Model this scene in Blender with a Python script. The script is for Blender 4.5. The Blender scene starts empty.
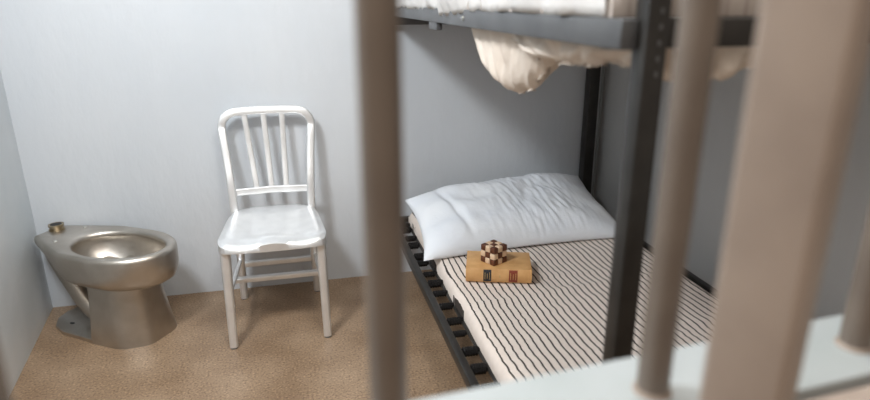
import bpy, bmesh, math, random
from mathutils import Vector, Matrix, noise
random.seed(7)
S = bpy.context.scene
COL = S.collection
PI = math.pi

# ------------------------------------------------------------ camera
CAM = Vector((1.1105, -2.7889, 1.3148)); YAW = .2311; PIT = .3180; ROL = -.0022; FPX = 610.8
fw = Vector((math.sin(YAW)*math.cos(PIT), math.cos(YAW)*math.cos(PIT), -math.sin(PIT)))
rt = Vector((math.cos(YAW), -math.sin(YAW), 0)); up = rt.cross(fw)
r2 = rt*math.cos(ROL)+up*math.sin(ROL); u2 = -rt*math.sin(ROL)+up*math.cos(ROL)
cd = bpy.data.cameras.new('camera'); cam = bpy.data.objects.new('camera', cd); COL.objects.link(cam)
M = Matrix((r2, u2, -fw)).transposed().to_4x4(); M.translation = CAM
cam.matrix_world = M
cd.sensor_fit = 'HORIZONTAL'; cd.sensor_width = 36; cd.lens = FPX/870*36
cd.clip_start = .01; cd.clip_end = 50
cd.dof.use_dof = True; cd.dof.focus_distance = 2.25; cd.dof.aperture_fstop = 2.2
S.camera = cam

# ------------------------------------------------------------ light
w = bpy.data.worlds.new('world'); S.world = w; w.use_nodes = True
w.node_tree.nodes['Background'].inputs[0].default_value = (1, .84, .70, 1)
w.node_tree.nodes['Background'].inputs[1].default_value = .42
def area(name, loc, target, size, power, col):
    l = bpy.data.lights.new(name, 'AREA'); l.shape = 'RECTANGLE'; l.size = size[0]; l.size_y = size[1]
    l.energy = power; l.color = col
    o = bpy.data.objects.new(name, l); COL.objects.link(o); o.location = loc
    o.rotation_euler = (Vector(target)-Vector(loc)).to_track_quat('-Z', 'Y').to_euler(); return o
area('cell_wall_light', (.36, -1.75, 2.3), (1.2, -.6, .5), (.30, .30), 33, (.93, .97, 1))
area('cell_ceiling_light', (1.45, -2.0, 2.57), (.7, -1.2, 0), (.6, .4), 27, (1, .955, .89))
area('corridor_light', (.30, -3.45, 2.4), (1.3, -1.6, .8), (.6, .5), 10, (1, .93, .86))
S.view_settings.view_transform = 'Standard'; S.view_settings.look = 'None'
S.view_settings.gamma = 1; S.view_settings.use_curve_mapping = False
S.view_settings.exposure = 0.08

# ------------------------------------------------------------ materials
def new_mat(name, col, rough=.5, metal=0, spec=.5):
    m = bpy.data.materials.new(name); m.use_nodes = True
    b = m.node_tree.nodes['Principled BSDF']
    b.inputs['Base Color'].default_value = (*col, 1); b.inputs['Roughness'].default_value = rough
    b.inputs['Metallic'].default_value = metal; b.inputs['Specular IOR Level'].default_value = spec
    return m
def N(m, t, **k):
    n = m.node_tree.nodes.new(t)
    for a, b in k.items():
        if a in n.inputs: n.inputs[a].default_value = b
        else: setattr(n, a, b)
    return n
def L(m, a, b): m.node_tree.links.new(a, b)
def bsdf(m): return m.node_tree.nodes['Principled BSDF']
def ramp(m, fac, stops):
    r = N(m, 'ShaderNodeValToRGB'); e = r.color_ramp.elements
    while len(e) < len(stops): e.new(.5)
    for i, (p, c) in enumerate(stops): e[i].position = p; e[i].color = (*c, 1)
    L(m, fac, r.inputs[0]); return r.outputs[0]
def noise_mat(name, c1, c2, scale=5, detail=4, rough=.5, metal=0, bump=0, bscale=None, spec=.5, stretch=(1, 1, 1), lo=.35, hi=.65):
    m = new_mat(name, c1, rough, metal, spec)
    tc = N(m, 'ShaderNodeTexCoord'); mp = N(m, 'ShaderNodeMapping'); mp.inputs['Scale'].default_value = stretch
    L(m, tc.outputs['Object'], mp.inputs['Vector'])
    n = N(m, 'ShaderNodeTexNoise', Scale=scale, Detail=detail); L(m, mp.outputs[0], n.inputs['Vector'])
    L(m, ramp(m, n.outputs['Fac'], [(lo, c1), (hi, c2)]), bsdf(m).inputs['Base Color'])
    if bump:
        n2 = N(m, 'ShaderNodeTexNoise', Scale=bscale or scale, Detail=4); L(m, mp.outputs[0], n2.inputs['Vector'])
        bp = N(m, 'ShaderNodeBump', Strength=bump, Distance=.01); L(m, n2.outputs['Fac'], bp.inputs['Height'])
        L(m, bp.outputs[0], bsdf(m).inputs['Normal'])
    return m
m_wall = noise_mat('painted_wall', (.555, .59, .63), (.615, .64, .67), 1.6, 6, .42, bump=.25, bscale=22, stretch=(1, 1, .5))
m_left = noise_mat('painted_side_wall', (.62, .68, .72), (.70, .74, .77), 3, 6, .45, bump=.3, bscale=14)
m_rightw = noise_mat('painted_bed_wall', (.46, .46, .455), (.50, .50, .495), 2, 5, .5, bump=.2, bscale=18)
m_ceil = noise_mat('ceiling_paint', (.75, .75, .74), (.8, .8, .79), 2, 3, .7)
# floor: sealed speckled concrete
m_floor = new_mat('speckled_floor', (.3, .22, .16), .42)
tc = N(m_floor, 'ShaderNodeTexCoord')
n1 = N(m_floor, 'ShaderNodeTexNoise', Scale=4.5, Detail=9); L(m_floor, tc.outputs['Object'], n1.inputs['Vector'])
base = ramp(m_floor, n1.outputs['Fac'], [(.3, (.235, .152, .090)), (.7, (.36, .255, .168))])
n2 = N(m_floor, 'ShaderNodeTexNoise', Scale=125, Detail=3); L(m_floor, tc.outputs['Object'], n2.inputs['Vector'])
sp = ramp(m_floor, n2.outputs['Fac'], [(.33, (.55, .51, .47)), (.45, (.93, .92, .91)), (.58, (1, 1, 1)), (.68, (1.5, 1.46, 1.42))])
mx = N(m_floor, 'ShaderNodeMix', data_type='RGBA', blend_type='MULTIPLY'); mx.inputs[0].default_value = 1
L(m_floor, base, mx.inputs[6]); L(m_floor, sp, mx.inputs[7]); L(m_floor, mx.outputs[2], bsdf(m_floor).inputs['Base Color'])

m_steel = noise_mat('worn_stainless_steel', (.46, .42, .37), (.60, .56, .51), 7, 5, .36, 1, bump=.05, bscale=30)
nr = N(m_steel, 'ShaderNodeTexNoise', Scale=11, Detail=5)
rr = N(m_steel, 'ShaderNodeMapRange'); rr.inputs['To Min'].default_value = .27; rr.inputs['To Max'].default_value = .48
L(m_steel, nr.outputs['Fac'], rr.inputs[0]); L(m_steel, rr.outputs[0], bsdf(m_steel).inputs['Roughness'])
m_brass = noise_mat('tarnished_brass', (.35, .27, .16), (.5, .42, .3), 30, 3, .35, 1)
m_bolt = new_mat('bolt_metal', (.7, .68, .64), .3, 1)
m_dark = new_mat('dark_void', (.03, .03, .03), .8)
m_alu = noise_mat('brushed_aluminium', (.78, .79, .80), (.86, .87, .88), 14, 4, .38, .75, bump=.03, bscale=120)
m_foot = new_mat('grey_rubber', (.12, .12, .12), .8)
m_black = noise_mat('black_bed_paint', (.012, .011, .010), (.022, .020, .018), 20, 3, .42)
m_spring = new_mat('blackened_spring_steel', (.009, .008, .008), .6, 0, .25)
m_rail = noise_mat('black_paint_lit_grey', (.075, .078, .083), (.10, .103, .108), 9, 4, .4)  # black paint of the upper rail with its grazing light painted in as grey
m_bar = noise_mat('brown_bar_paint', (.150, .120, .098), (.185, .150, .122), 12, 3, .42)
m_post = noise_mat('tan_post_paint', (.31, .25, .21), (.37, .30, .25), 14, 4, .5)
m_ledge = noise_mat('pale_ledge_paint', (.35, .385, .39), (.39, .42, .43), 9, 4, .4)
m_pillow = noise_mat('white_cotton', (.76, .79, .84), (.82, .84, .87), 5, 3, .9, spec=.2, bump=.15, bscale=60)
m_sheet = noise_mat('off_white_sheet', (.58, .565, .55), (.70, .685, .67), 6, 4, .9, spec=.2, bump=.2, bscale=50)
m_cloth = noise_mat('cream_cloth', (.66, .57, .49), (.76, .68, .60), 9, 4, .9, spec=.2, bump=.2, bscale=60)
def ticking(name, bg, ink, period, width, wob=.012):
    m = new_mat(name, bg, .9, 0, .2)
    tc = N(m, 'ShaderNodeTexCoord'); sx = N(m, 'ShaderNodeSeparateXYZ'); L(m, tc.outputs['Object'], sx.inputs[0])
    def math_(op, a, b=None):
        n = N(m, 'ShaderNodeMath', operation=op)
        for i, v in enumerate((a, b)):
            if v is None: continue
            if isinstance(v, (int, float)): n.inputs[i].default_value = v
            else: L(m, v, n.inputs[i])
        return n.outputs[0]
    x = sx.outputs[0]
    mp = N(m, 'ShaderNodeMapping'); mp.inputs['Scale'].default_value = (.8, 1.5, 0); L(m, tc.outputs['Object'], mp.inputs[0])
    n1 = N(m, 'ShaderNodeTexNoise', Scale=3.0, Detail=1); L(m, mp.outputs[0], n1.inputs['Vector'])
    x = math_('ADD', x, math_('MULTIPLY', math_('SUBTRACT', n1.outputs['Fac'], .5), wob*3.2))
    mp2 = N(m, 'ShaderNodeMapping'); mp2.inputs['Scale'].default_value = (.6, 5, 0); L(m, tc.outputs['Object'], mp2.inputs[0])
    n3 = N(m, 'ShaderNodeTexNoise', Scale=6.0, Detail=2); L(m, mp2.outputs[0], n3.inputs['Vector'])
    x = math_('ADD', x, math_('MULTIPLY', math_('SUBTRACT', n3.outputs['Fac'], .5), wob*1.5))
    f = math_('FRACT', math_('ADD', math_('DIVIDE', x, period), 99.98))
    t = math_('LESS_THAN', f, width/period)
    n2 = N(m, 'ShaderNodeTexNoise', Scale=40, Detail=3); L(m, tc.outputs['Object'], n2.inputs['Vector'])
    c = ramp(m, n2.outputs['Fac'], [(.3, tuple(v*.93 for v in bg)), (.7, bg)])
    mx = N(m, 'ShaderNodeMix', data_type='RGBA'); L(m, t, mx.inputs[0]); L(m, c, mx.inputs[6]); mx.inputs[7].default_value = (*ink, 1)
    L(m, mx.outputs[2], bsdf(m).inputs['Base Color'])
    return m
m_tick = ticking('striped_ticking', (.80, .705, .635), (.055, .045, .04), .0240, .0056, .006)
m_tick2 = ticking('faded_ticking', (.45, .40, .365), (.35, .305, .275), .0300, .007, .004)
m_leather = noise_mat('tan_book_cloth', (.56, .30, .11), (.66, .38, .16), 25, 4, .55)
m_page = noise_mat('page_edges', (.55, .42, .27), (.68, .55, .38), 200, 2, .9, stretch=(.02, .02, 1))
m_blk = new_mat('black_label', (.012, .014, .02), .5)
m_red = new_mat('red_label', (.22, .035, .015), .5)
m_gold = new_mat('gold_lettering', (.55, .38, .16), .4, .4)
m_walnut = noise_mat('brown_wood', (.09, .028, .012), (.16, .055, .025), 60, 3, .45)
m_maple = noise_mat('cream_wood', (.70, .50, .33), (.80, .62, .45), 60, 3, .5)

# ------------------------------------------------------------ mesh helpers
def link(name, bm, mat, parent=None, smooth=True, angle=35, recalc=True):
    if recalc: bmesh.ops.recalc_face_normals(bm, faces=bm.faces)
    me = bpy.data.meshes.new(name); bm.to_mesh(me); bm.free()
    o = bpy.data.objects.new(name, me); COL.objects.link(o)
    mats = mat if isinstance(mat, (list, tuple)) else [mat]
    for q in mats: me.materials.append(q)
    if smooth:
        me.polygons.foreach_set('use_smooth', [True]*len(me.polygons))
        me.set_sharp_from_angle(angle=math.radians(angle))
    if parent: o.parent = parent
    return o
def tag(o, label=None, cat=None, group=None, kind=None):
    for k, v in (('label', label), ('category', cat), ('group', group), ('kind', kind)):
        if v: o[k] = v
    return o
def empty(name, loc, rz=0):
    o = bpy.data.objects.new(name, None); COL.objects.link(o); o.location = loc; o.rotation_euler = (0, 0, rz)
    o.empty_display_size = .05; return o
def box(bm, x0, x1, y0, y1, z0, z1, bevel=0, seg=2, mat=None):
    r = bmesh.ops.create_cube(bm, size=1, matrix=Matrix.Translation(((x0+x1)/2, (y0+y1)/2, (z0+z1)/2)) @ Matrix.Diagonal((x1-x0, y1-y0, z1-z0, 1)))
    fs = {f for v in r['verts'] for f in v.link_faces}
    if mat is not None:
        for f in fs: f.material_index = mat
    if bevel:
        es = list({e for v in r['verts'] for e in v.link_edges})
        bmesh.ops.bevel(bm, geom=es, offset=bevel, segments=seg, affect='EDGES', profile=.5)
def BM(): return bmesh.new()
def frames(pts, upv):
    out = []
    for i, p in enumerate(pts):
        t = (pts[min(i+1, len(pts)-1)]-pts[max(i-1, 0)]).normalized()
        s = t.cross(upv); s = s.normalized() if s.length > 1e-4 else Vector((1, 0, 0))
        out.append((p, s, s.cross(t).normalized()))
    return out
def sweep(bm, pts, prof, upv=(0, 1, 0), scales=None, closed=False):
    """prof: list of (a,b) in frame (side, up)."""
    pts = [Vector(p) for p in pts]; upv = Vector(upv); rings = []
    fr = frames(pts, upv)
    for i, (p, s, n) in enumerate(fr):
        k = scales[i] if scales else 1
        rings.append([bm.verts.new(p+s*a*k+n*b*k) for a, b in prof])
    m = len(prof)
    for i in range(len(rings)-1):
        for j in range(m):
            bm.faces.new((rings[i][j], rings[i][(j+1) % m], rings[i+1][(j+1) % m], rings[i+1][j]))
    bm.faces.new(rings[0]); bm.faces.new(list(reversed(rings[-1])))
def circ(r, n=16, ry=None): return [(r*math.cos(2*PI*i/n), (ry or r)*math.sin(2*PI*i/n)) for i in range(n)]
def rrect(a, b, r, n=3):
    out = []
    for cx, cy, a0 in ((a-r, b-r, 0), (-a+r, b-r, 90), (-a+r, -b+r, 180), (a-r, -b+r, 270)):
        for k in range(n+1):
            t = math.radians(a0+90*k/n); out.append((cx+r*math.cos(t), cy+r*math.sin(t)))
    return out
def bez(pts, n=8):
    """Catmull-Rom through points"""
    P = [Vector(p) for p in pts]; P = [P[0]*2-P[1]]+P+[P[-1]*2-P[-2]]; out = []
    for i in range(1, len(P)-2):
        for k in range(n):
            t = k/n; a, b, c, d = P[i-1], P[i], P[i+1], P[i+2]
            out.append(.5*((2*b)+(c-a)*t+(2*a-5*b+4*c-d)*t*t+(3*b-a-3*c+d)*t**3))
    out.append(P[-2]); return out
def loft(bm, rings, cap0=True, cap1=True, mat=None):
    R = [[bm.verts.new(p) for p in r] for r in rings]; m = len(R[0]); fs = []
    for i in range(len(R)-1):
        for j in range(m): fs.append(bm.faces.new((R[i][j], R[i][(j+1) % m], R[i+1][(j+1) % m], R[i+1][j])))
    if cap0: fs.append(bm.faces.new(list(reversed(R[0]))))
    if cap1: fs.append(bm.faces.new(R[-1]))
    if mat is not None:
        for f in fs: f.material_index = mat
    return R

# ------------------------------------------------------------ the cell
YF = -2.46; XR = 2.625; H = 2.62; LWA = .114
def lw(y): return -math.tan(LWA)*y          # left wall x at depth y
b = BM(); box(b, -.6, 3.2, -4.6, .1, -.08, 0); tag(link('floor', b, m_floor), kind='structure')
b = BM(); box(b, -.1, XR+.1, 0, .1, 0, H); tag(link('wall_back', b, m_wall), kind='structure')
b = BM(); loft(b, [[Vector((x, y, z)) for x, y in ((lw(0), 0), (lw(YF), YF), (lw(YF)-.1, YF), (lw(0)-.1, 0))] for z in (0, H)])
tag(link('wall_left', b, m_left), kind='structure')
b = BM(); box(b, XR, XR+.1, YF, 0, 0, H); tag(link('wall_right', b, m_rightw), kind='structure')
b = BM(); box(b, -.1, XR+.1, YF, .1, H, H+.1); tag(link('ceiling', b, m_ceil), kind='structure')
# faint vertical joint in the back wall and a bead in the bed corner
b = BM(); box(b, 1.071, 1.0735, -.0012, -.0002, 0, H); tag(link('trim_1', b, m_wall), kind='structure')
b = BM(); box(b, XR-.012, XR-.001, -.012, -.001, 0, H); tag(link('trim_2', b, m_ledge), kind='structure')

# ------------------------------------------------------------ toilet
TH = math.radians(-33)
toi = tag(empty('steel_toilet', (.060, -.071, 0), TH), 'seatless stainless steel prison toilet standing in the left corner of the cell', 'toilet')
def rim_outline(k=0, n=64):
    # local outline (s,t) of the deck and bowl, k = inset
    pts = []
    for i in range(n):
        a = 2*PI*i/n
        cs, sn = math.cos(a), math.sin(a)
        # ellipse round the bowl, squared off towards the wall
        if cs >= 0: s = .422+(.220-k)*cs; t = (.172-k)*sn
        else:
            e = abs(cs)**1.0
            s = .422-(.419-k)*abs(cs)**.75
            t = math.copysign(1, sn)*((.172-k)*abs(sn)**.42) if abs(sn) > 1e-6 else 0
            l0 = .076 if sn > 0 else .052; lim = l0+(.172-l0)*min(1, max(0, (s-.0)/.27))**.85-k
            t = max(-lim, min(lim, t))
        pts.append((s, t))
    return pts
def hole_outline(a_, b_, n=64, c=.400): a_ *= 1.22; b_ *= 1.20; return [(c+a_*math.cos(2*PI*i/n), b_*math.sin(2*PI*i/n)) for i in range(n)]
b = BM()
rings = []
def V3(pl, z): return [Vector((s, t, z)) for s, t in pl]
def mixo(A, B, f): return [(a[0]*(1-f)+c[0]*f, a[1]*(1-f)+c[1]*f) for a, c in zip(A, B)]
ztop = .390
# inside of the bowl up over the rim and down the outside to the shell bottom
inner = [(.05, .04, .215), (.09, .065, .225), (.13, .09, .255), (.160, .108, .295), (.174, .118, .335), (.176, .119, .352), (.173, .116, .364)]
for a_, b_, z in inner: rings.append(V3(hole_outline(a_, b_), z))
rings.append(V3(hole_outline(.165, .110), .3675))
rings.append(V3(hole_outline(.165, .110), .375))
rings.append(V3(hole_outline(.169, .114), .384))
rings.append(V3(hole_outline(.177, .122), ztop))
rings.append(V3(rim_outline(.015), ztop+.001))
rings.append(V3(rim_outline(.010), ztop-.001))
rings.append(V3(rim_outline(.003), ztop-.008))
rings.append(V3(rim_outline(0), ztop-.018))
# outside: bowl keeps its fullness at the front while the deck underside is cut up at the wall
def under(f, z, k):
    o = rim_outline(k); r = []
    for s, t in o:
        q = min(1, max(0, (s-.03)/.30)); q = q*q*(3-2*q)
        zz = z*q + (ztop-.03)*(1-q)
        r.append(Vector((s, t, zz)))
    return r
rings.append(under(0, .32, .000)); rings.append(under(0, .288, .004)); rings.append(under(0, .263, .016)); rings.append(under(0, .250, .036))
col = rim_outline(0)
rings.append([Vector((.32+s*.36, t*.62, .244)) for s, t in col])
loft(b, rings)
bowl = link('bowl', b, m_steel, toi, angle=50)
b = BM()  # pedestal: flat back, flared octagonal foot
def ped(s0, s1, hw, c, z):
    return [Vector(p) for p in ((s0, -hw, z), (s1-c*1.1, -hw, z), (s1, -hw*.52, z), (s1, hw*.52, z), (s1-c*1.1, hw, z), (s0, hw, z))]
def round_poly(pts, r, n=6):
    out = []; m = len(pts)
    for i in range(m):
        p, a, c = Vector(pts[i]), Vector(pts[i-1]), Vector(pts[(i+1) % m]); rr_ = r[i]
        d1 = (a-p).normalized()*rr_; d2 = (c-p).normalized()*rr_
        for k in range(n+1):
            t = k/n; out.append((p+d1)*(1-t)**2+p*2*t*(1-t)+(p+d2)*t*t)
    return out
def pd(s1, hw, c, z): return round_poly(ped(.325, s1, hw, c, z), (.006, .034, .034, .034, .034, .006))
loft(b, [pd(.535, .114, .08, .28), pd(.538, .116, .08, .23), pd(.545, .122, .08, .16), pd(.557, .132, .08, .08), pd(.568, .146, .08, .0)])
link('pedestal', b, m_steel, toi, angle=50)
b = BM()  # floor flange behind the pedestal
fl = [(x-.035 if x < .29 else .34, y*1.08) for x, y in [(.30, -.134), (.20, -.125), (.13, -.10), (.085, -.055), (.07, 0), (.085, .055), (.13, .10), (.20, .125), (.30, .134)]]
loft(b, [V3(fl, 0), V3(fl, .016), V3([(s+.004, t*.96) for s, t in fl], .02)])
link('floor_flange', b, m_steel, toi)
b = BM(); sweep(b, bez([(.05, -.02, .355), (.075, -.02, .29), (.14, -.02, .18), (.215, -.02, .08), (.30, -.02, .045), (.36, -.02, .045)], 6), circ(.040, 24), (0, 1, 0))
link('trapway', b, m_steel, toi, angle=60)
b = BM()
for (r, z0, z1) in ((.031, ztop-.002, ztop+.004), (.026, ztop+.004, ztop+.016), (.030, ztop+.016, ztop+.024)):
    loft(b, [[Vector((.034+r*math.cos(2*PI*i/24), .03+r*math.sin(2*PI*i/24), z)) for i in range(24)] for z in (z0, z1)])
st = link('flush_inlet', b, m_brass, toi); st['label'] = 'brass threaded flush pipe stub'
b = BM(); loft(b, [[Vector((.034+.022*math.cos(2*PI*i/24), .03+.022*math.sin(2*PI*i/24), z)) for i in range(24)] for z in (ztop+.0235, ztop+.0248)])
link('inlet_bore', b, m_dark, st)
for s, t in ((.15, -.075), (.13, .085)):
    b = BM(); loft(b, [[Vector((s+r*math.cos(2*PI*i/16), t+r*math.sin(2*PI*i/16), z)) for i in range(16)] for r, z in ((.008, ztop-.002), (.008, ztop+.003), (.004, ztop+.006))])
    link('bolt', b, m_bolt, toi)
for s, t in ((.15, -.075), (.15, .075)):
    b = BM(); loft(b, [[Vector((s+.012*math.cos(2*PI*i/12), t+.007*math.sin(2*PI*i/12), z)) for i in range(12)] for z in (.0195, .0208)])
    link('bolt_hole', b, m_dark, toi)

# ------------------------------------------------------------ chair
ch = tag(empty('side_chair', (1.0025, -.332, 0), .005), 'brushed aluminium side chair with three back slats against the pale wall', 'chair')
SEAT = .452
def seat_top(x, y):      # x,y in [-1,1] of the pan
    d = -.016*(1-abs(x)**2.2)*(1-max(-1, min(1, y+.15))**2)
    return d
def seat_xy(u, v):       # outline: wide front, narrower back, rounded corners
    r = .16
    # squircle mapping
    a = math.atan2(v, u); m = max(abs(u), abs(v)); 
    if m == 0: return 0, 0
    cu, cv = math.cos(a), math.sin(a); e_ = 10 if cv < 0 else 4.5; k = (abs(cu)**e_+abs(cv)**e_)**(-1/e_)
    x, y = m*cu*k, m*cv*k
    hw = .2085+(.176-.2085)*(y+1)/2
    return x*hw, y*.208-.006-(.012*(1-x*x) if y < 0 else 0)*(-y if y < 0 else 0)
n = 28; b = BM(); G = {}
for i in range(n+1):
    for j in range(n+1):
        u, v = 2*i/n-1, 2*j/n-1; x, y = seat_xy(u, v); m = max(abs(u), abs(v))
        z = SEAT + .002 + seat_top(u, v)*1.0 - (.012*max(0, (m-.86)/.14)**2)
        if v < -.5: z += (.010*math.exp(-(u/.30)**2) - .010*math.exp(-((abs(u)-.55)/.25)**2))*(-v-.5)*2 - .012*max(0, (-v-.75)/.25)**1.5
        G[i, j] = b.verts.new((x, y, z))
for i in range(n):
    for j in range(n): b.faces.new((G[i, j], G[i+1, j], G[i+1, j+1], G[i, j+1]))
loopv = [G[i, 0] for i in range(n)]+[G[n, j] for j in range(n)]+[G[i, n] for i in range(n, 0, -1)]+[G[0, j] for j in range(n, 0, -1)]
lo = []
for v in loopv:
    lo.append(b.verts.new((v.co.x*1.006, v.co.y*1.006, SEAT-.012-.036)))
for k in range(len(loopv)):
    b.faces.new((loopv[k], loopv[(k+1) % len(loopv)], lo[(k+1) % len(lo)], lo[k]))
b.faces.new(lo)
link('seat', b, m_alu, ch, angle=50)
# legs
def leg(x0, y0, x1, y1, ztop_, name='leg'):
    b = BM(); pts = [(x0, y0, ztop_), ((x0*.62+x1*.38), (y0*.62+y1*.38), ztop_*.6+.004), (x1, y1, .006)]
    sweep(b, bez(pts, 5), rrect(.0185, .016, .011), (0, 1, 0), scales=[1.1-.24*i/10 for i in range(11)])
    o = link(name, b, m_alu, ch, angle=50)
    b = BM(); loft(b, [[Vector((x1+.0135*math.cos(2*PI*i/16), y1+.0135*math.sin(2*PI*i/16), z)) for i in range(16)] for z in (0, .008)])
    link('foot_glide', b, m_foot, o)
for sx in (-1, 1):
    leg(sx*.180, -.178, sx*.184, -.208, SEAT-.03)
# rear legs and back hoop are one bent tube in the real chair: legs below the seat, hoop above
for sx in (-1, 1):
    leg(sx*.158, .165, sx*.166, .222, SEAT-.02)
hp = []
for p in [(-.163, .168, SEAT-.03), (-.167, .185, .55), (-.175, .215, .66), (-.184, .24, .76)]: hp.append(p)
cz, cr = .797, .062
arc = []
for k in range(1, 8):
    a = PI-PI/2*k/8; arc.append((-.187+cr+cr*math.cos(a), .251+.006*k/8, cz+cr*math.sin(a)))
hp += [(-.187, .251, cz)]
left = bez(hp, 5)+[Vector(p) for p in arc]+[Vector((-.187+cr, .257, cz+cr+.001))]
mid = [Vector((-.06, .258, cz+cr+.004)), Vector((.06, .258, cz+cr+.004))]
right = [Vector((-p.x, p.y, p.z)) for p in reversed(left)]
b = BM()
path = left+mid+right
# constant-orientation profile: flat face towards the sitter
rings = []
for i, p in enumerate(path):
    t = (path[min(i+1, len(path)-1)]-path[max(i-1, 0)]).normalized(); nrm = Vector((0, -.97, .22)); s = t.cross(nrm).normalized(); nn = s.cross(t).normalized()
    rings.append([p+s*a+nn*c for a, c in rrect(.0175, .011, .007)])
loft(b, rings)
link('back_hoop', b, m_alu, ch, angle=50)
def bk(z): # back plane y at height z
    return .168+(z-SEAT)*.232
b = BM(); sweep(b, [(-.170, bk(.525)+.004, .522), (0, bk(.525)+.010, .526), (.170, bk(.525)+.004, .522)], rrect(.007, .0155, .005), (0, 0, 1))
link('back_rail', b, m_alu, ch)
for xb, xt in ((-.062, -.092), (0, -.012), (.062, .066)):
    b = BM(); pts = [(xb, bk(.525)+.008, .53), ((xb+xt)/2, .232, .69), (xt, .256, .859)]
    path = bez(pts, 5); rings = []
    for i, p in enumerate(path): rings.append([p+Vector((a, c, 0)) for a, c in rrect(.0125, .005, .004)])
    loft(b, rings); link('back_slat', b, m_alu, ch)
def strut(p, q, r=.0085, ry=.0065):
    b = BM(); sweep(b, [p, q], rrect(r, ry, .004), (0, 0, 1) if abs(p[2]-q[2]) < .05 else (0, 1, 0)); return link('stretcher', b, m_alu, ch)
for sx in (-1, 1):
    strut((sx*.184, -.192, .215), (sx*.163, .20, .205))
strut((-.174, .0, .196), (.174, .0, .196), .014, .0105)
strut((-.160, .20, .180), (.160, .20, .180), .012, .012)

# ------------------------------------------------------------ bunk bed
XL, XB, YN, ZU, ZL = 1.5325, 2.572, -2.065, 1.290, .309
bed = tag(empty('bunk_bed', (XL, YN, 0)), 'black steel bunk bed frame with two sleeping platforms against the right wall', 'bed')
def bb(name, x0, x1, y0, y1, z0, z1, mat=m_black, parent=bed, bev=.004):
    b = BM(); box(b, x0-XL, x1-XL, y0-YN, y1-YN, z0, z1, bev); return link(name, b, mat, parent)
def angle_post(x, y, sx, sy):
    # steel angle: two legs, open to the inside of the bed
    t, a = .006, .05
    b = BM()
    o = [(0, 0), (a*sx, 0), (a*sx, t*sy), (t*sx, t*sy), (t*sx, a*sy), (0, a*sy)]
    loft(b, [[Vector((x-XL+p, y-YN+q, z)) for p, q in o] for z in (0, 1.72)])
    return link('post', b, m_black, bed, smooth=False)
def sq_post(x0, y0, h=1.72, a=.05):
    return bb('post', x0, x0+a, y0, y0+a, 0, h, m_black, bed, .005)
def holes(post, x0, y0):
    for k in range(6):
        z = 1.32-k*.02
        b = BM()
        loft(b, [[Vector((x0-XL+.03+.0028*math.cos(2*PI*i/10), y0-YN-d, z+.004*math.sin(2*PI*i/10))) for i in range(10)] for d in (-.001, .0008)])
        link('punched_hole', b, m_rail, post)
pn = sq_post(XL+.026, YN, a=.034); holes(pn, XL+.016, YN)
sq_post(XL-.03, -.06, a=.045)
sq_post(XB-.056, -.075, a=.053)
sq_post(XB-.052, YN, a=.052)
for z in (ZU, ZL):
    h = .040 if z > 1 else .036
    mat = m_rail if z > 1 else m_black
    bb('side_rail', XL, XL+.026, YN+.018, -.06, z-h, z, mat)
    bb('side_rail', XB-.03, XB-.002, YN+.05, -.07, z-h, z, m_black)
    bb('end_rail', XL+.046, XB-.05, YN+.012, YN+.042, z-h+.002, z, m_black)
    bb('end_rail', XL+.01, XB-.05, -.05, -.02, z-(h if z < 1 else .083), z, mat)
# spring deck: narrow straps with link clips between rail and strap, lower and upper
ny = 21
for z in (ZL, ZU):
    for k in range(ny):
        y = YN+.10+k*(1.86/(ny-1))
        if z == ZU and k % 3: continue
        o = bb('spring_strap', XL+.085, XB-.085, y-.012, y+.012, z-.016, z-.012, m_spring, bed, 0)
    # border wire carrying the straps
    for x in (XL+.075, XB-.09): 
        bb('border_strip', x, x+.012, YN+.06, -.07, z-.020, z-.012, m_black, bed, .001)
# helical springs at the sides of the lower deck
def spring(x0, x1, y, z):
    pts = []; nt = 7; rs = random.uniform(.007, .0145)
    for i in range(nt*8+1):
        a = 2*PI*i/8; f = i/(nt*8); r = rs*min(1, 4*min(f, 1-f)+.35); pts.append((x0+(x1-x0)*f-XL, y-YN+r*math.cos(a), z+r*math.sin(a)))
    b = BM(); sweep(b, pts, circ(.0048, 5), (0, 0, 1)); return link('coil_spring', b, m_spring, bed)
for k in range(ny):
    y = YN+.10+k*(1.86/(ny-1))+random.uniform(-.018, .018)
    spring(XL+.024, XL+random.uniform(.070, .092), y, ZL-.014)
    if k % 2 == 0: spring(XB-.082, XB-.026, y, ZL-.012)
for y in (-.95,):
    b = BM(); box(b, .004, .022, y-YN-.05, y-YN+.05, ZU-.062, ZU-.039, .003); br = link('bracket', b, m_rail, bed)
for y in (-1.30,):
    b = BM(); loft(b, [[Vector((-.0005-d, y-YN+r*math.cos(2*PI*i/12), ZU-.02+r*math.sin(2*PI*i/12))) for i in range(12)] for r, d in ((.006, 0), (.006, .002), (.003, .004))])
    link('rivet', b, m_bolt, bed)

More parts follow.
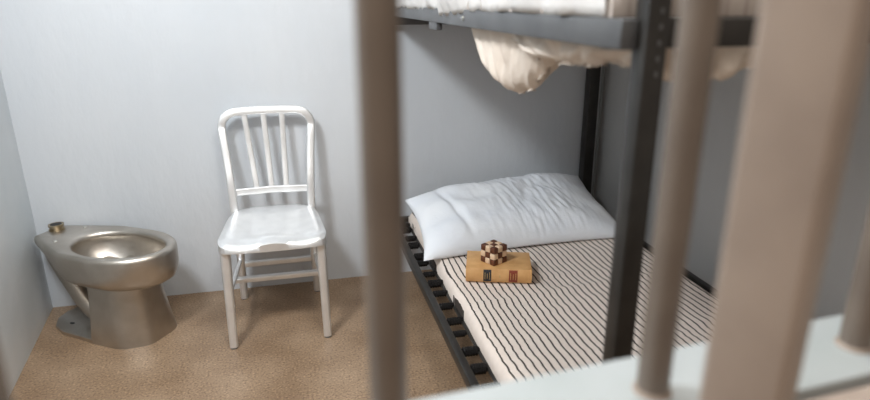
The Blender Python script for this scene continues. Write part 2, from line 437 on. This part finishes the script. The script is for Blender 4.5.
# ------------------------------------------------------------ mattresses
def fbm(x, y, s, seed=0): return noise.noise(Vector((x*s, y*s, seed*7.3)))
def mattress(name, x0, x1, y0, y1, z0, h, mat, top):
    b = BM(); nx, nyy = 60, 130; R = []
    T = {}; Bt = {}
    for i in range(nx+1):
        for j in range(nyy+1):
            u, v = i/nx, j/nyy
            x, y = x0+(x1-x0)*u, y0+(y1-y0)*v
            dx = min(u, 1-u)*(x1-x0); dy = min(v, 1-v)*(y1-y0); d = min(dx, dy)
            e = 1-max(0, 1-d/.020)**2
            z = z0+h*(.55+.45*math.sqrt(max(0, e))) + top(x, y)*min(1, d/.05)
            wv = (.004*noise.noise(Vector((0, y*6, 1))) if z0 < 1 else .007*noise.noise(Vector((z*9, y*24, 1)))+.004*noise.noise(Vector((0, y*55, 3))))*(1 if dx < .03 else 0)
            T[i, j] = b.verts.new((x+wv, y, z)); Bt[i, j] = None
    for i in range(nx):
        for j in range(nyy): b.faces.new((T[i, j], T[i+1, j], T[i+1, j+1], T[i, j+1]))
    lp = [T[i, 0] for i in range(nx)]+[T[nx, j] for j in range(nyy)]+[T[i, nyy] for i in range(nx, 0, -1)]+[T[0, j] for j in range(nyy, 0, -1)]
    lo = [b.verts.new((v.co.x, v.co.y, z0)) for v in lp]
    for k in range(len(lp)): b.faces.new((lp[k], lo[k], lo[(k+1) % len(lo)], lp[(k+1) % len(lp)]))
    b.faces.new(lo)
    return link(name, b, mat, None, angle=80)
def wr(x, y):
    r = .006*fbm(x, y, 5, 1)+.0035*fbm(x, y, 12, 2)
    for yy, a, sl in ((-1.02, .007, .10), (-1.12, .005, .28), (-.90, .005, -.05), (-1.45, .004, .35)):
        q = (y-yy-sl*(x-2.0)-.02*fbm(x, y, 4, 5))/.014; r += a*math.exp(-q*q)*(.5+.5*fbm(x, 0, 4, 9)+.3)
    return r
lm = mattress('mattress', 1.616, 2.475, -2.02, -.085, ZL-.0115, .056, m_tick, wr)
tag(lm, 'thin striped ticking mattress on the lower bunk, under pillow and book', 'mattress')
ZM = ZL-.0115+.056
um = mattress('mattress', XL+.006, XB-.035, YN+.055, -.08, ZU+.001, .075, m_tick2, lambda x, y: .010*fbm(x, y, 9, 3)+.006*fbm(x, y, 21, 4))
tag(um, 'thick faded mattress on the upper bunk above the grey side rail', 'mattress')

# ------------------------------------------------------------ pillow
def pillow():
    b = BM(); n1, n2 = 130, 70
    c = {(-1, -1): Vector((1.556, -.705, ZM+.016)), (1, -1): Vector((2.455, -.660, ZM+.016)), (-1, 1): Vector((1.572, -.235, ZM+.108)), (1, 1): Vector((2.475, -.10, ZM+.125))}
    def bil(u, v): return (c[-1, -1]*(1-u)*(1-v)+c[1, -1]*(1+u)*(1-v)+c[-1, 1]*(1-u)*(1+v)+c[1, 1]*(1+u)*(1+v))/4
    V = [{}, {}]
    for i in range(n1+1):
        for j in range(n2+1):
            u, v = 2*i/n1-1, 2*j/n2-1
            p = bil(u, v)
            # edges pulled in between the corners
            p.y += .040*(1-u*u)*abs(v)**3*(1 if v < 0 else .3)
            p.x -= .028*(1-v*v)*u*abs(u)**3
            f = (1-abs(u)**3.2)**.62*(1-abs(v)**3.0)**.58
            wrn = .0022*noise.noise(Vector((u*9+v*2.2, v*2.0, 3)))+.0055*math.exp(-((u-.2)/.45)**2)*noise.noise(Vector((u*30+v*3, v*3.5, 8)))+.012*noise.noise(Vector((u*2.5, v*2.5, 1)))
            crease = -.016*math.exp(-((u+.62+.12*v)/.035)**2)*(1-v*v)   # seam of the case end
            crease += -.005*math.exp(-((u-.12-.10*math.sin(v*2))/.06)**2)*(1-abs(v))**.5*1.0
            zt = p.z+f*(.096+wrn*1.3+crease)+wrn*.5*min(1, f+.4)
            zb = p.z-f*.06
            V[0][i, j] = b.verts.new((p.x, p.y, max(zt, ZM+.012)))
            edge = i in (0, n1) or j in (0, n2)
            V[1][i, j] = V[0][i, j] if edge else b.verts.new((p.x, p.y, max(zb, ZM+.008)))
    for q in (0, 1):
        for i in range(n1):
            for j in range(n2):
                vs = [V[q][i, j], V[q][i+1, j], V[q][i+1, j+1], V[q][i, j+1]]
                try: b.faces.new(vs if q == 0 else vs[::-1])
                except ValueError: pass
    o = link('pillow', b, m_pillow, None, angle=80)
    return tag(o, 'white rumpled pillow at the wall end of the striped lower mattress', 'pillow')
pillow()

# ------------------------------------------------------------ book
BK = Vector((1.668, -.893, ZM+.006)); ba = math.atan2(-.072, .222)
book = tag(empty('hardback_book', BK, ba), 'thick tan hardback with black and red spine labels lying on the mattress', 'book')
LB, DB, HB = .232, .162, .051
b = BM(); box(b, .004, LB-.004, .010, DB-.004, .0035, HB-.0035, .001); link('page_block', b, m_page, book)
b = BM()
box(b, 0, LB, .004, DB, 0, .0032, .001); box(b, 0, LB, .004, DB, HB-.0032, HB, .001)
link('cover_boards', b, m_leather, book)
b = BM()   # rounded spine
pr_ = []
for k in range(13):
    t = -1+2*k/12; pr_.append((-(.007)*(1-t*t)+.004, HB/2+t*HB/2))
rg = [[Vector((x, y, z)) for y, z in pr_+[(.0085, HB-.0005), (.0085, .0005)]] for x in (0, LB)]
loft(b, rg); link('spine', b, m_leather, book, angle=50)
def sp_patch(x0, x1, z0, z1, mat, name, parent, off=.0006):
    b = BM(); n = 10; rows = []
    for d in (off, -.001):
        rows.append([[Vector((x, -(.007)*(1-((z0+(z1-z0)*k/n)/HB*2-1)**2)+.004-d, z0+(z1-z0)*k/n)) for k in range(n+1)] for x in (x0, x1)])
    ring = []
    for xi in (0, 1): ring.append(rows[0][xi]+list(reversed(rows[1][xi])))
    loft(b, ring); return link(name, b, mat, parent, smooth=False)
lab1 = sp_patch(.062, .090, .003, HB-.003, m_blk, 'spine_label', book); lab1['label'] = 'black spine label'
lab2 = sp_patch(.152, .182, .003, HB-.003, m_red, 'spine_label', book); lab2['label'] = 'red spine label'
for lab, x0, x1 in ((lab1, .062, .090), (lab2, .152, .182)):
    for k in range(3):
        xa = x0+.006+k*(x1-x0-.012)/2-.0010
        sp_patch(xa, xa+.0018, .012+.003*(k % 2), HB-.012-.004*(k == 1), m_gold, 'gold_lettering', lab, .0010)
sp_patch(.118, .122, .020, .030, m_gold, 'gold_ornament', book, .0008)

# ------------------------------------------------------------ cube puzzle
cs = .0225; rzc = math.radians(45-17)
cp = BK+Matrix.Rotation(ba, 3, 'Z') @ Vector((.098, .070, HB))
cube = tag(empty('cube_puzzle', cp, rzc), 'small checkered brown and cream wooden cube puzzle sitting on the tan book', 'puzzle')
def cubelet(mat):
    b = BM(); box(b, -cs/2, cs/2, -cs/2, cs/2, 0, cs, .0042, 3); return link('cubelet', b, mat, cube, angle=60)
protos = {0: cubelet(m_walnut), 1: cubelet(m_maple)}; used = {0: False, 1: False}
for i in range(3):
    for j in range(3):
        for k in range(3):
            c_ = (i+j+k) % 2
            if used[c_]: o = protos[c_].copy(); COL.objects.link(o); o.parent = cube
            else: o = protos[c_]; used[c_] = True
            jx = random.uniform(-.0004, .0004)
            o.location = ((i-1)*cs*1.02+jx, (j-1)*cs*1.02-jx, k*cs); o.rotation_euler = (0, 0, random.uniform(-.03, .03))

# ------------------------------------------------------------ upper bunk linen
sh = tag(empty('bed_sheet', (XL+.02, -1.0, ZU+.08)), 'crumpled off-white sheet heaped on the upper bunk and hanging below its rail', 'bed sheet')
def loc(o, org=Vector((XL+.02, -1.0, ZU+.08))):
    for v in o.data.vertices: v.co -= org
    return o
b = BM(); n1, n2 = 70, 150; G = {}
for i in range(n1+1):
    for j in range(n2+1):
        u, v = i/n1, j/n2
        y = -.10-1.90*v
        hem = .006+.006*noise.noise(Vector((0, y*9, 2)))+.012*math.exp(-((y+1.16)/.10)**2)
        # from the hem just over the rail, up the mattress side, across the top
        s = u*1.05
        drop = .010+.008*noise.noise(Vector((y*7, 0, 5)))+.014*math.exp(-((y+1.16)/.10)**2) 
        drop = max(drop*(1 if y > -1.4 else .35), -.002); side = .085+drop
        if s < side: x = XL+.012-hem*math.sin(PI*min(1, s/side)); z = ZU-drop+.004+s
        else: x = XL+.012+(s-side); z = ZU+.088+.004
        x += .014*noise.noise(Vector((s*6, y*20, 4)))*(1 if s < side+.03 else .3) - .008
        fold = .016*abs(noise.noise(Vector((x*6, y*9, 7))))+.010*abs(noise.noise(Vector((x*15, y*19, 9))))
        z += fold*min(1, max(0, (s-side+.03)/.04)); x -= fold*(1 if s < side else 0)*.6
        G[i, j] = b.verts.new((x, y, z))
for i in range(n1):
    for j in range(n2): b.faces.new((G[i, j], G[i+1, j], G[i+1, j+1], G[i, j+1]))
o = link('top_spread', b, m_sheet, sh, angle=180); loc(o)
md = o.modifiers.new('thickness', 'SOLIDIFY'); md.thickness = .002
# hanging folds: a sagging pocket of cloth under the platform
def interp(x, T):
    for (a, p), (c, q) in zip(T, T[1:]):
        if a <= x <= c: f = (x-a)/(c-a); f = f*f*(3-2*f); return p+(q-p)*f
    return T[0][1] if x < T[0][0] else T[-1][1]
def pocket(name, prof, x0, y0, y1, ztopc, width, seed, along='y', mat=m_cloth):
    b = BM(); n1, n2 = 40, 90; G = {}
    for i in range(n1+1):
        for j in range(n2+1):
            u, v = i/n1, j/n2; q = y0+(y1-y0)*v
            zb = interp(q, prof); dp = ztopc-zb
            a = PI*u
            wd = width*(.45+.55*min(1, dp/.1))
            x = -math.cos(a)*wd/2; z = ztopc-dp*math.sin(a)**.75
            cc = (q-(y0+y1)/2)*9/(1.15-math.sin(a)*.55); r = (abs(noise.noise(Vector((cc*1.2+u, u*1.6, seed))))-.2)*.050+(abs(noise.noise(Vector((cc*2.7-u, u*1.8, seed+3))))-.2)*.020
            x -= r*math.sin(a)**.5*(1 if u < .5 else -1); z += r*.35*math.sin(a)
            G[i, j] = b.verts.new((x0+x, q, z) if along == 'y' else (q, x0+x, z))
    for i in range(n1):
        for j in range(n2): b.faces.new((G[i, j], G[i+1, j], G[i+1, j+1], G[i, j+1]))
    o = link(name, b, mat, sh, angle=180); loc(o)
    md = o.modifiers.new('thickness', 'SOLIDIFY'); md.thickness = .002; return o
pocket('hanging_fold', [(-1.68, 1.225), (-1.64, 1.19), (-1.60, 1.160), (-1.55, 1.130), (-1.47, 1.112), (-1.40, 1.120), (-1.32, 1.150), (-1.25, 1.175), (-1.21, 1.235)], XL+.085, -1.68, -1.20, 1.272, .10, 2)
pocket('hanging_fold', [(-2.01, 1.232), (-1.97, 1.222), (-1.92, 1.225), (-1.86, 1.212), (-1.74, 1.206), (-1.62, 1.202), (-1.56, 1.215)], XL+.065, -2.01, -1.54, 1.272, .07, 11)
pocket('hanging_fold', [(1.60, 1.215), (1.66, 1.200), (1.74, 1.195), (1.79, 1.215), (1.86, 1.235)], -1.975, 1.60, 1.86, 1.272, .07, 17, 'x')

# ------------------------------------------------------------ barred front
ga = math.atan2(.020, .248)
G0 = Vector((1.168, -2.385, 0))
gr = tag(empty('cell_bar_grille', G0, ga), 'row of round brown cell bars rising through a pale crossbar ledge', 'cell bars')
SPC = .2492
for k in range(-3, 6):
    x = k*SPC - (.012 if k == -1 else 0); 
    if G0.x+x > XR-.06 or G0.x+x < .36: continue
    b = BM(); sweep(b, [(x, 0, 0), (x, 0, .3), (x, 0, .9), (x, 0, 1.6), (x, 0, 2.45)], circ(.0147, 32), (0, 1, 0)); link('bar', b, m_bar, gr, angle=60)
    b = BM(); loft(b, [[Vector((x+r*math.cos(2*PI*i/32), r*math.sin(2*PI*i/32), z)) for i in range(32)] for r, z in ((.0185, .968), (.0175, .9715), (.0155, .974))])
    cl = link('weld_collar', b, m_post, gr)
b = BM(); box(b, -.86, 1.425, -.043, .055, .945, .970, .003); lg = link('ledge', b, m_ledge, gr); lg['label'] = 'pale blue-grey painted crossbar ledge'
b = BM(); box(b, -.86, 1.425, -.02, .02, 2.42, 2.47, .003); link('head_rail', b, m_bar, gr)
dr = tag(empty('door_frame', (1.432, -2.459, 0), ga), 'wide tan tubular post and beige rail standing nearest the viewer at right', 'door frame')
pa = math.radians(-33)+ga   # profile axes are mirrored
b = BM(); sweep(b, [(0, 0, 0), (0, 0, .5), (0, 0, 1.0), (0, 0, 1.5), (0, 0, 2.45)], [(p*math.cos(pa)-q*math.sin(pa), p*math.sin(pa)+q*math.cos(pa)) for p, q in rrect(.0275, .0275, .006, 4)], (0, 1, 0)); link('post', b, m_post, dr, angle=60)
b = BM(); box(b, -.02, 1.17, -.05, .042, .90, .968, .004); link('rail', b, m_post, dr)
